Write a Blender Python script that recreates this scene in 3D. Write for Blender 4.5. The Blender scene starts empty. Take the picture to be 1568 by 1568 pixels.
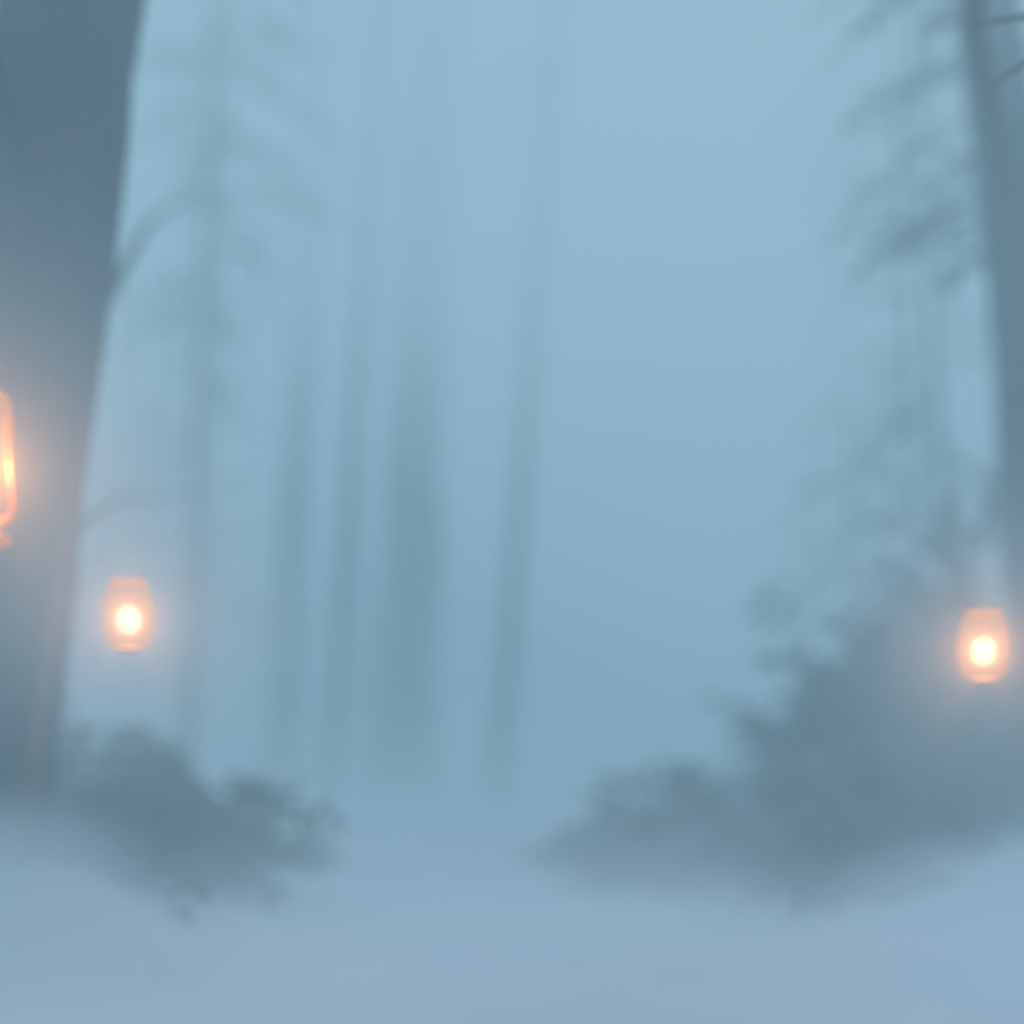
import bpy, math, random
import numpy as np
from mathutils import Vector, noise
random.seed(7)
S=bpy.context.scene
F=1568*35/36; H=1.0; HZ=1130.0
def P(px,py,d): return Vector(((px-784)*d/F, d, H+(HZ-py)*d/F))

# ---------------- materials
def mat(name): 
    m=bpy.data.materials.new(name); m.use_nodes=True; nt=m.node_tree; nt.nodes.clear()
    o=nt.nodes.new('ShaderNodeOutputMaterial'); return m,nt,o
def noisy(name,c1,c2,scale,rough=0.85,bump=0.3,stretch=(1,1,1),detail=8,spec=0.3,metal=0,em=None):
    m,nt,o=mat(name); N=nt.nodes.new; L=nt.links.new
    tc=N('ShaderNodeTexCoord'); mp=N('ShaderNodeMapping'); mp.inputs['Scale'].default_value=stretch
    L(tc.outputs['Object'],mp.inputs['Vector'])
    n=N('ShaderNodeTexNoise'); n.inputs['Scale'].default_value=scale; n.inputs['Detail'].default_value=detail
    L(mp.outputs[0],n.inputs['Vector'])
    r=N('ShaderNodeValToRGB'); r.color_ramp.elements[0].position=.3; r.color_ramp.elements[1].position=.7
    r.color_ramp.elements[0].color=(*c1,1); r.color_ramp.elements[1].color=(*c2,1)
    L(n.outputs['Fac'],r.inputs['Fac'])
    b=N('ShaderNodeBsdfPrincipled'); b.inputs['Roughness'].default_value=rough; b.inputs['Metallic'].default_value=metal
    b.inputs['Specular IOR Level'].default_value=spec
    if em: b.inputs['Emission Color'].default_value=(*em,1); b.inputs['Emission Strength'].default_value=1; m.cycles.emission_sampling='NONE'
    L(r.outputs['Color'],b.inputs['Base Color'])
    if bump:
        bp=N('ShaderNodeBump'); bp.inputs['Strength'].default_value=bump; bp.inputs['Distance'].default_value=.05
        L(n.outputs['Fac'],bp.inputs['Height']); L(bp.outputs[0],b.inputs['Normal'])
    L(b.outputs[0],o.inputs['Surface']); return m
BARK=noisy('bark',(.02,.020,.016),(.085,.074,.055),9,stretch=(3,3,.5),bump=.9,detail=3,spec=0)
BARKR=noisy('bark_reddish',(.10,.06,.04),(.22,.13,.09),9,stretch=(3,3,.5),bump=.5,detail=3,spec=0)
NEED=noisy('needles',(.018,.05,.03),(.05,.10,.055),3,bump=0,detail=1,spec=0)
NEEDL=noisy('fern_leaf',(.04,.11,.05),(.075,.17,.075),3,bump=0,detail=1,spec=0)
FROND=noisy('pale_frond',(.16,.28,.14),(.26,.38,.2),3,bump=0,detail=1,spec=0)
SNOW=noisy('snow',(.66,.71,.78),(.80,.83,.87),1.2,rough=.7,bump=.25,detail=3,spec=0)
COP_GLOW=noisy('copper_glow',(.6,.26,.13),(.8,.42,.24),30,rough=.45,bump=.05,metal=.6,spec=.5,em=(.5,.18,.07))  # copper with orange emission added for the lantern light on it
IRON=noisy('dark_iron',(.012,.010,.009),(.03,.025,.02),30,rough=.8,bump=.05,spec=.1)
BRASS_GLOW=noisy('brass_glow',(.35,.2,.1),(.5,.3,.16),30,rough=.5,bump=.05,spec=.2,em=(.2,.09,.045))  # faint warm emission put into the brass, so base and ring look lit
CORD=noisy('cord',(.2,.2,.2),(.3,.3,.3),40,bump=0)
def emis(name,col,st,transp=0):
    m,nt,o=mat(name); N=nt.nodes.new; L=nt.links.new
    e=N('ShaderNodeEmission'); e.inputs[0].default_value=(*col,1); e.inputs[1].default_value=st
    if transp:
        t=N('ShaderNodeBsdfTransparent'); t.inputs[0].default_value=(1,.92,.85,1)
        mx=N('ShaderNodeMixShader'); mx.inputs[0].default_value=1-transp
        L(t.outputs[0],mx.inputs[1]); L(e.outputs[0],mx.inputs[2]); L(mx.outputs[0],o.inputs[0])
    else: L(e.outputs[0],o.inputs[0])
    m.cycles.emission_sampling='NONE'
    return m
FLAME=emis('flame_glow',(1,.80,.52),4.5,.4)
GLASS=emis('frosted_glass',(1,.50,.26),.85,.5)

# ---------------- mesh tools
class MB:
    def __init__(s): s.v=[];s.f=[];s.m=[];s.mats=[]
    def mi(s,m):
        if m not in s.mats: s.mats.append(m)
        return s.mats.index(m)
    def tube(s,pts,rad,m,sides=8,rough=0,cap=True):
        k=s.mi(m); base=len(s.v); n=len(pts); pts=[Vector(p) for p in pts]
        ref=None
        for i,p in enumerate(pts):
            t=(pts[min(i+1,n-1)]-pts[max(i-1,0)]).normalized()
            if ref is None: ref=t.orthogonal().normalized()
            ref=(ref-t*ref.dot(t)).normalized(); b=t.cross(ref)
            for j in range(sides):
                a=2*math.pi*j/sides; dd=ref*math.cos(a)+b*math.sin(a); r=rad[i]
                if rough: r*=1+rough*noise.noise(Vector((dd.x*2.2+p.x*3,dd.y*2.2,p.z*.9)))+rough*.5*noise.noise(Vector((dd.x*7,dd.y*7,p.z*2)))
                s.v.append(p+dd*r)
        for i in range(n-1):
            for j in range(sides):
                a=base+i*sides+j; b2=base+i*sides+(j+1)%sides
                s.f.append((a,b2,b2+sides,a+sides)); s.m.append(k)
        if cap:
            s.f.append(tuple(base+j for j in range(sides))[::-1]); s.m.append(k)
            s.f.append(tuple(base+(n-1)*sides+j for j in range(sides))); s.m.append(k)
    def lathe(s,c,prof,m,sides=32):
        k=s.mi(m); base=len(s.v)
        for r,z in prof:
            for j in range(sides):
                a=2*math.pi*j/sides; s.v.append(Vector((c[0]+r*math.cos(a),c[1]+r*math.sin(a),c[2]+z)))
        for i in range(len(prof)-1):
            for j in range(sides):
                a=base+i*sides+j; b=base+i*sides+(j+1)%sides
                s.f.append((a,b,b+sides,a+sides)); s.m.append(k)
    def blade(s,p,d,l,w,m):
        k=s.mi(m); d=d.normalized(); u=d.cross(Vector((random.uniform(-1,1),random.uniform(-1,1),random.uniform(-1,1))))
        if u.length<1e-3: u=d.orthogonal()
        u=u.normalized()*w*.5; b=len(s.v)
        s.v+= [p-u*.6,p+d*l*.5-u,p+d*l,p+d*l*.5+u]; s.f.append((b,b+1,b+2,b+3)); s.m.append(k)
    def spray(s,p0,dr,length,m,droop=.35,twl=.35,dens=1.0,nl=.07,nw=.012,limb=.012):
        dr=dr.normalized(); n=7; pts=[]
        for i in range(n+1):
            t=i/n; q=p0+dr*length*t+Vector((0,0,-droop*length*t*t)); q+=Vector((random.gauss(0,1),random.gauss(0,1),random.gauss(0,1)))*.015*length; pts.append(q)
        s.tube(pts,[limb*(1-.8*i/n)+.002 for i in range(n+1)],BARK,4,cap=False)
        side=dr.cross(Vector((0,0,1))).normalized()
        nt=int(length*14*dens)+3
        for i in range(nt):
            t=.15+.85*(i+random.random())/nt; a=t*n; k0=min(int(a),n-1); q=pts[k0].lerp(pts[k0+1],a-k0)
            if random.random()<.12: continue
            sg=random.choice((-1,1)); td=(dr*random.uniform(.5,1)+side*sg*random.uniform(.5,1)+Vector((0,0,random.uniform(-.6,.1)))).normalized()
            tl=twl*(1.1-t*.8)*random.uniform(.5,1.2)
            nn=int(tl/.03*dens)+2
            for j in range(nn):
                u=(j+random.random())/nn; pp=q+td*tl*u+Vector((0,0,-.25*tl*u*u))
                nd=td*.9+Vector((random.gauss(0,1),random.gauss(0,1),random.gauss(0,.8)))*.55
                s.blade(pp,nd,nl*random.uniform(.7,1.3),nw,m)
    def obj(s,name,smooth=True,parent=None):
        me=bpy.data.meshes.new(name); me.from_pydata([tuple(v) for v in s.v],[],s.f)
        for m in s.mats: me.materials.append(m)
        me.polygons.foreach_set('material_index',s.m); me.polygons.foreach_set('use_smooth',[smooth]*len(s.f)); me.update()
        o=bpy.data.objects.new(name,me); S.collection.objects.link(o)
        if parent: o.parent=parent
        return o

# ---------------- terrain
def sm(t): t=max(0,min(1,t)); return t*t*(3-2*t)
def gh(x,y):
    h=.10*noise.noise(Vector((x*.5,y*.5,3)))+.03*noise.noise(Vector((x*1.7,y*1.7,9)))+.25*noise.noise(Vector((x*.07,y*.07,1)))*sm((y-8)/10)
    h+=.50*math.exp(-((x+2.9)/1.0)**2-((y-5.0)/1.1)**2)
    h+=.45*math.exp(-((x-3.4)/1.0)**2-((y-5.4)/1.0)**2)
    h+=.5*sm((abs(x)-3)/6)
    return h
def axis(lo,hi,fl,fh,st,co):
    a=list(np.arange(fl,fh,st)); v=fh; g=st
    while v<hi: a.append(v); g*=co; v+=g
    a.append(hi); v=fl-st; g=st
    while v>lo: a.insert(0,v); g*=co; v-=g
    a.insert(0,lo); return a
xs=axis(-300,300,-8,8,.12,1.25); ys=axis(-60,500,0,16,.12,1.2)
V=[(x,y,gh(x,y)) for y in ys for x in xs]; nx=len(xs)
Fc=[(j*nx+i,j*nx+i+1,(j+1)*nx+i+1,(j+1)*nx+i) for j in range(len(ys)-1) for i in range(nx-1)]
me=bpy.data.meshes.new('snow_ground'); me.from_pydata(V,[],Fc); me.materials.append(SNOW)
me.polygons.foreach_set('use_smooth',[True]*len(Fc))
S.collection.objects.link(bpy.data.objects.new('snow_ground',me))

# ---------------- trees
def trunk(mb,a,b,r0,r1,sides=16,zmax=None,rough=.18,flare=.5):
    dz=(b-a)/(b.z-a.z); z0=gh(a.x,a.y)-.2; z1=zmax or 17
    pts=[];rad=[]; n=26
    for i in range(n+1):
        z=z0+(z1-z0)*(i/n)**1.2; p=a+dz*(z-a.z)
        p=p+Vector((noise.noise(Vector((z*.35,a.x,1))),noise.noise(Vector((z*.35,a.y,5))),0))*.25*r0
        t=(z-z0)/(z1-z0); r=r0+(r1-r0)*t; r*=1+flare*math.exp(-(z-z0)/.35)
        pts.append(p);rad.append(r)
    mb.tube(pts,rad,BARK,sides,rough); return lambda z:a+dz*(z-a.z)
def boughs(mb,ax,zs,lmin,lmax,m=NEED,az=None,**k):
    for z in zs:
        a=random.uniform(*az) if az else random.uniform(0,6.283)
        mb.spray(ax(z),Vector((math.cos(a),math.sin(a),random.uniform(-.1,.25))),random.uniform(lmin,lmax),m,**k)

mb=MB(); ax=trunk(mb,P(-25,1000,5),P(112,0,5),.36,.30,24,9,.12,.35)
def limbpx(mb,pl,d,r,tip=.004,m=BARK):
    pts=[P(x,y,d+dd) for x,y,dd in pl]; n=len(pts)
    mb.tube(pts,[r+(tip-r)*i/(n-1) for i in range(n)],m,7)
limbpx(mb,[(130,520,0),(190,410,.8),(225,345,2.0),(270,310,3.6),(340,325,5),(400,300,6)],5.2,.035,.012)
limbpx(mb,[(80,860,0),(130,800,.5),(180,765,1.4),(280,760,2.5),(380,735,3.4)],5,.024,.008)
limbpx(mb,[(25,1330,0),(52,1180,0),(72,1000,0),(100,840,.1),(128,690,.3),(140,560,.5)],4.55,.045,.012,BARKR)  # limb added in lighter reddish bark for the trunk's lantern-lit rim
limbpx(mb,[(-60,262,.2),(0,245,-.1),(70,225,-.3),(140,182,-.5)],4.7,.03,.008,BARKR)
limbpx(mb,[(-60,60,.2),(0,42,-.1),(60,30,-.3),(120,5,-.5)],4.7,.03,.008,BARKR)
mb.tube([ax(4.3),Vector((-1.9,4.2,4.45)),Vector((-1.5,4.0,4.5)),Vector((-.9,3.7,4.6))],[.09,.06,.045,.02],BARK,8)
mb.tube([ax(3.6),Vector((-2.0,3.6,3.75)),Vector((-1.6,2.9,3.7)),Vector((-1.35,2.6,3.8))],[.07,.05,.035,.015],BARK,8)
boughs(mb,ax,[5.4+.2*i for i in range(11)],.8,1.6,az=(-1.1,1.3),droop=.3)
mb.obj('pine_tree')

mb=MB(); ax=trunk(mb,P(1590,800,7.5),P(1520,0,7.5),.27,.20,20,11,.12,.5)
boughs(mb,ax,[4.6+.14*i for i in range(26)],.7,1.4,az=(1.8,4.4),droop=.5,nw=.02)
mb.tube([ax(4.9),Vector((2.6,5.6,5.0)),Vector((1.95,4.1,4.75)),Vector((1.7,3.7,4.7))],[.09,.06,.04,.02],BARK,8)
for pl in [[(1640,30,0),(1568,25,0),(1520,33,0),(1480,42,0)],[(1650,60,0),(1568,98,0),(1545,112,0),(1518,136,0)]]:
    pts=[P(x,y,4.1) for x,y,_ in pl]; pts=[Vector((3.2,5.2,4.4+.3*(pl[0][1]<50)))]+pts
    mb.tube(pts,[.03,.016,.013,.010,.004],BARKR,6)
mb.obj('pine_tree')

def conifer(pa,pb,d,r,zs,lmin,lmax,zmax=14,name='pine_tree',**k):
    mb=MB(); ax=trunk(mb,P(*pa,d),P(*pb,d),r,r*.6,10,zmax,.15)
    boughs(mb,ax,zs,lmin,lmax,**k); mb.obj(name)
conifer((1440,700),(1400,100),11,.055,[1.8+.2*i for i in range(38)],.5,1.4,az=(0,6.28),droop=.6,dens=.7,nw=.028)
conifer((1400,700),(1372,100),12,.05,[2.0+.22*i for i in range(38)],.7,1.7,az=(1.6,4.7),droop=.6,dens=.7,nw=.028)
conifer((1300,900),(1310,300),9.8,.03,[.5+.13*i for i in range(26)],.5,1.2,zmax=4.2,az=(0,6.28),droop=.5,dens=.65,nw=.03)
conifer((295,800),(322,200),13,.09,[2.6+.2*i for i in range(40)],.6,1.6,az=(0,6.28),droop=.5,dens=.5,nw=.035,nl=.11)
conifer((300,1100),(345,200),10.5,.025,[5.4+.15*i for i in range(24)],.5,1.2,zmax=10,az=(0,6.28),droop=.5,dens=.6,nw=.03,nl=.1)
def mid(pa,pb,d,w,**k):
    mb=MB(); r=w*.5*d/F; ax=trunk(mb,P(*pa,d),P(*pb,d),r,r*.75,14,18,.1)
    for i in range(10):
        a=random.uniform(0,6.28); mb.spray(ax(random.uniform(9,17)),Vector((math.cos(a),math.sin(a),.1)),random.uniform(.8,2),NEED,dens=.4,nw=.04,nl=.14)
    mb.obj('pine_tree')
mid((432,1100),(485,200),18,50); mid((510,1100),(566,300),15.5,28)
mid((618,1150),(650,300),18,96); mid((768,1150),(830,300),15.5,30)
mb=MB()
for i in range(60):
    y=random.uniform(24,48); x=random.uniform(-26,26)
    if -.08<x/y<.4: continue
    trunk(mb,Vector((x,y,0)),Vector((x+random.uniform(-.2,.9),y,12)),random.uniform(.12,.35),.1,8,20,.1)
mb.obj('distant_forest')

# ---------------- bushes
def bush(name,cs,n,m,extra=(),**k):
    mb=MB()
    for i in range(n):
        c,R,hh=random.choice(cs); a=random.uniform(0,6.28); el=random.uniform(.05,1.4)
        root=Vector((c[0]+random.gauss(0,R*.3),c[1]+random.gauss(0,R*.3),0)); root.z=gh(root.x,root.y)+random.uniform(0,hh*.55)
        dv=Vector((math.cos(a)*math.cos(el)*R,math.sin(a)*math.cos(el)*R,math.sin(el)*hh*.8)); 
        mb.spray(root,dv,dv.length*random.uniform(.5,1.15),m,**k)
    for a,b in extra:
        mb.spray(a,b-a,(b-a).length,FROND,droop=.1,twl=.10,nw=.03,nl=.09,limb=.01)
    mb.obj(name)
bush('fir_bush',[((2.1,7.3),1.1,1.4),((2.5,7.8),1.1,1.9),((3.0,8.1),1.2,2.5),((3.7,8.2),1.2,2.9),((1.5,7.4),.8,.9),((2.3,6.7),.7,.8),((1.95,6.0),.6,.5),((1.9,5.7),.5,.4),((2.1,6.4),.8,.7),((.95,7.2),.7,.6),((1.2,6.8),.7,.5),((3.0,7.0),.8,1.3)],430,NEED,droop=.3,twl=.4,nw=.06,nl=.11,dens=.6)
bush('fern_bush',[((-2.5,6.4),.9,1.0),((-2.0,6.5),.9,.9),((-2.9,6.8),.8,1.3),((-2.5,5.9),.8,.6),((-1.9,6.1),.8,.5),((-2.2,5.5),.6,.45),((-2.1,6.1),.7,.6)],260,NEEDL,
  extra=[(P(250,1170,5.3),P(390,1290,5.1)),(P(330,1205,5.3),P(485,1250,5.2)),(P(110,1160,5.4),P(240,1150,5.3))],droop=.4,twl=.32,nw=.05,nl=.1,dens=.65)

# ---------------- lanterns
def lantern(px,py,d,top,sc=1.0,power=6,gw=1):
    c=P(px,py,d); e=bpy.data.objects.new('hanging_lantern',None); S.collection.objects.link(e); e.location=c
    def part(mb,n): o=mb.obj(n); o.parent=e; return o
    k=sc; O=Vector((0,0,0))
    def L(prof,m,n):
        g=MB(); g.lathe(O,[(r*gw*k,z*k) for r,z in prof],m,36); part(g,n)
    L([(.058,-.134),(.078,-.125),(.091,-.07),(.096,-.01),(.091,.055),(.078,.11),(.062,.134)],GLASS,'glass_globe')
    L([(0.001,-.08),(.028,-.073),(.041,-.052),(.046,-.025),(.041,.004),(.028,.025),(.001,.033)],FLAME,'glowing_flame')
    L([(.001,-.148),(.04,-.148),(.046,-.144),(.046,-.140),(.04,-.137),(.001,-.137)],BRASS_GLOW,'base')
    L([(.060,.134),(.064,.136),(.060,.140),(.056,.136),(.060,.134)],BRASS_GLOW,'cap_ring')
    g=MB()
    pts=[(math.sin(a)*.06*gw*k,0,.14*k+max(0,math.cos(a))*.05*k) for a in np.linspace(-1.57,1.57,11)]
    g.tube(pts,[.0012*k]*11,IRON,6); part(g,'bail_handle')
    g=MB(); g.tube([(0,0,.19*k),(0,0,top-c.z)],[.0006,.0006],CORD,5); part(g,'cord')
    li=bpy.data.lights.new('lantern_light','POINT'); li.energy=power; li.color=(1,.47,.22); li.shadow_soft_size=.035*k
    lo=bpy.data.objects.new('lantern_light',li); S.collection.objects.link(lo); lo.parent=e; lo.location=(0,0,-.02*k)
    return e,k,part
LP=[(197,940,4),(1506,988,4),(-28,700,2.6)]
lantern(197,940,4,4.5,power=46); lantern(1506,988,4,4.72,power=46)
e,k,part=lantern(-28,700,2.6,3.75,1.05,44,gw=.6)
def rr(w,h,r,n=7):
    pts=[]
    for cx,cz,a0 in [(w-r,h-r,0),(-w+r,h-r,90),(-w+r,-h+r,180),(w-r,-h+r,270)]:
        for i in range(n):
            a=math.radians(a0+90*i/(n-1)); pts.append((cx+r*math.cos(a),0,cz+r*math.sin(a)))
    pts.append(pts[0]); pts.append(pts[1]); return pts
g=MB(); pts=rr(.077,.172,.045); pts=[(x*(1+.14*(-z/.172)),y,z) for x,y,z in pts]
g.tube(pts,[.0085]*len(pts),COP_GLOW,10,cap=False); part(g,'tubular_frame')
g=MB(); g.lathe(Vector((0,0,0)),[(.001,-.225),(.06,-.225),(.068,-.218),(.068,-.207),(.06,-.2),(.001,-.2)],COP_GLOW); part(g,'foot')

# ---------------- fog (added emission stands in for sky light scattered in it)
def fog_glow(name,sa,L):
    m,nt,o=mat(name); N=nt.nodes.new; K=nt.links.new
    a=N('ShaderNodeVolumeAbsorption'); a.inputs[0].default_value=(0,0,0,1); a.inputs[1].default_value=sa
    e=N('ShaderNodeEmission'); e.inputs[0].default_value=(*L,1); e.inputs[1].default_value=sa
    ad=N('ShaderNodeAddShader'); K(a.outputs[0],ad.inputs[0]); K(e.outputs[0],ad.inputs[1])
    K(ad.outputs[0],o.inputs['Volume']); return m
def box(name,x0,x1,y0,y1,z0,z1,m):
    v=[(x,y,z) for z in (z0,z1) for y in (y0,y1) for x in (x0,x1)]
    f=[(0,2,3,1),(4,5,7,6),(0,1,5,4),(2,6,7,3),(0,4,6,2),(1,3,7,5)]
    me=bpy.data.meshes.new(name); me.from_pydata(v,[],f); me.materials.append(m)
    o=bpy.data.objects.new(name,me); S.collection.objects.link(o)
def bank(name,c,r,m):
    mb=MB(); n=20; mb.lathe(Vector((0,0,0)),[(max(1e-4,math.cos(t)),math.sin(t)) for t in np.linspace(-math.pi/2,math.pi/2,n)],m,36)
    o=mb.obj(name); o.location=c; o.scale=r
box('fog',-70,70,-12,90,-3,5,fog_glow('fog_low_glow',.102,(.213,.383,.508)))
box('fog',-70.5,70.5,-12.5,90.5,5.01,14,fog_glow('fog_high_glow',.13,(.37,.615,.77)))  # upper fog emits brighter, as if lit from the open sky
box('fog',-40,40,12.6,60,7.2,13.9,fog_glow('fog_canopy_glow',.16,(.335,.575,.72)))
def math_(nt,op,a,b=None,clamp=False):
    n=nt.nodes.new('ShaderNodeMath'); n.operation=op; n.use_clamp=clamp
    for i,v in enumerate((a,b)):
        if v is None: continue
        if isinstance(v,(int,float)): n.inputs[i].default_value=v
        else: nt.links.new(v,n.inputs[i])
    return n.outputs[0]
m,nt,o=mat('ground_mist_glow'); N=nt.nodes.new; K=nt.links.new
tc=N('ShaderNodeTexCoord'); sp=N('ShaderNodeSeparateXYZ'); K(tc.outputs['Object'],sp.inputs[0])
far=N('ShaderNodeMapRange'); far.interpolation_type='SMOOTHSTEP'; far.inputs['From Min'].default_value=4.6; far.inputs['From Max'].default_value=8.0; K(sp.outputs[1],far.inputs[0])
fv=far.outputs[0]
zz=math_(nt,'MAXIMUM',sp.outputs[2],-.1)
hs=math_(nt,'ADD',.19,math_(nt,'MULTIPLY',fv,.27))
ex=math_(nt,'EXPONENT',math_(nt,'MULTIPLY',math_(nt,'DIVIDE',zz,hs),-1))
A=math_(nt,'SUBTRACT',.9,math_(nt,'MULTIPLY',fv,.74))
de=math_(nt,'MULTIPLY',ex,A)
mc=N('ShaderNodeMix'); mc.data_type='RGBA'; K(fv,mc.inputs[0]); mc.inputs[6].default_value=(.355,.50,.665,1); mc.inputs[7].default_value=(.24,.385,.505,1)  # near mist emits brighter, added to lighten the foreground snow
a=N('ShaderNodeVolumeAbsorption'); a.inputs[0].default_value=(0,0,0,1); K(de,a.inputs[1])
e2=N('ShaderNodeEmission'); K(mc.outputs[2],e2.inputs[0]); K(de,e2.inputs[1])
ad=N('ShaderNodeAddShader'); K(a.outputs[0],ad.inputs[0]); K(e2.outputs[0],ad.inputs[1]); K(ad.outputs[0],o.inputs['Volume'])
m.cycles.volume_step_rate=.5
box('ground_mist_glow',-7,7,1.5,19,-.4,1.2,m)
def softblob(name,c,r,dens,L,scat=0,step=1,pw=2):
    m,nt,o=mat(name); N=nt.nodes.new; K=nt.links.new
    tc=N('ShaderNodeTexCoord'); gr=N('ShaderNodeTexGradient'); gr.gradient_type='SPHERICAL'; K(tc.outputs['Object'],gr.inputs[0])
    de=math_(nt,'MULTIPLY',math_(nt,'POWER',gr.outputs['Fac'],pw),dens)
    if scat:
        a=N('ShaderNodeVolumeScatter'); a.inputs[0].default_value=(.95,.95,.95,1); a.inputs['Anisotropy'].default_value=.2; K(de,a.inputs['Density'])
    else:
        a=N('ShaderNodeVolumeAbsorption'); a.inputs[0].default_value=(0,0,0,1); K(de,a.inputs[1])
    e=N('ShaderNodeEmission'); e.inputs[0].default_value=(*L,1); K(de,e.inputs[1])
    ad=N('ShaderNodeAddShader'); K(a.outputs[0],ad.inputs[0]); K(e.outputs[0],ad.inputs[1]); K(ad.outputs[0],o.inputs['Volume'])
    m.cycles.volume_step_rate=step; bank(name,c,r,m)
softblob('glowing_mist',(4,16,7),(6,6,6.5),.4,(.43,.67,.82),step=2,pw=1)  # bright emissive mist added in place of the sun's glow
softblob('glowing_mist',P(-60,1400,3.8),(.8,1.0,.55),3.4,(.235,.355,.475),step=.8,pw=1.3)
softblob('glowing_mist',P(1600,1420,4.3),(1.1,1.0,.5),2.2,(.30,.44,.60),step=.8,pw=1.3)
for a in LP: softblob('mist_glow',P(*a),(1.0,1.0,1.0),.8,(.12,.17,.21),1,1.0,2)  # extra mist added around each lantern to scatter its light into a halo

# ---------------- light and camera
w=bpy.data.worlds.new('World'); S.world=w; w.use_nodes=True; nt=w.node_tree; bg=nt.nodes['Background']
sk=nt.nodes.new('ShaderNodeTexSky'); sk.sky_type='NISHITA'; sk.sun_disc=False; sk.sun_elevation=math.radians(25); sk.sun_rotation=math.radians(15)
nt.links.new(sk.outputs[0],bg.inputs[0]); bg.inputs[1].default_value=.08
su=bpy.data.lights.new('sun','SUN'); su.energy=.6; su.angle=math.radians(20); su.color=(1,.95,.88)
so=bpy.data.objects.new('sun',su); S.collection.objects.link(so); so.rotation_euler=(math.radians(-65),0,math.radians(-15))
cam=bpy.data.cameras.new('camera'); co=bpy.data.objects.new('camera',cam); S.collection.objects.link(co); S.camera=co
co.location=(0,0,H); co.rotation_euler=(math.radians(90),0,0); cam.lens=35; cam.sensor_width=36; cam.shift_y=(HZ-784)/1568
cam.clip_start=.05; cam.clip_end=1500
cam.dof.use_dof=True; cam.dof.focus_distance=3.2; cam.dof.aperture_fstop=.22
S.view_settings.view_transform='Standard'; S.view_settings.look='None'; S.view_settings.exposure=0
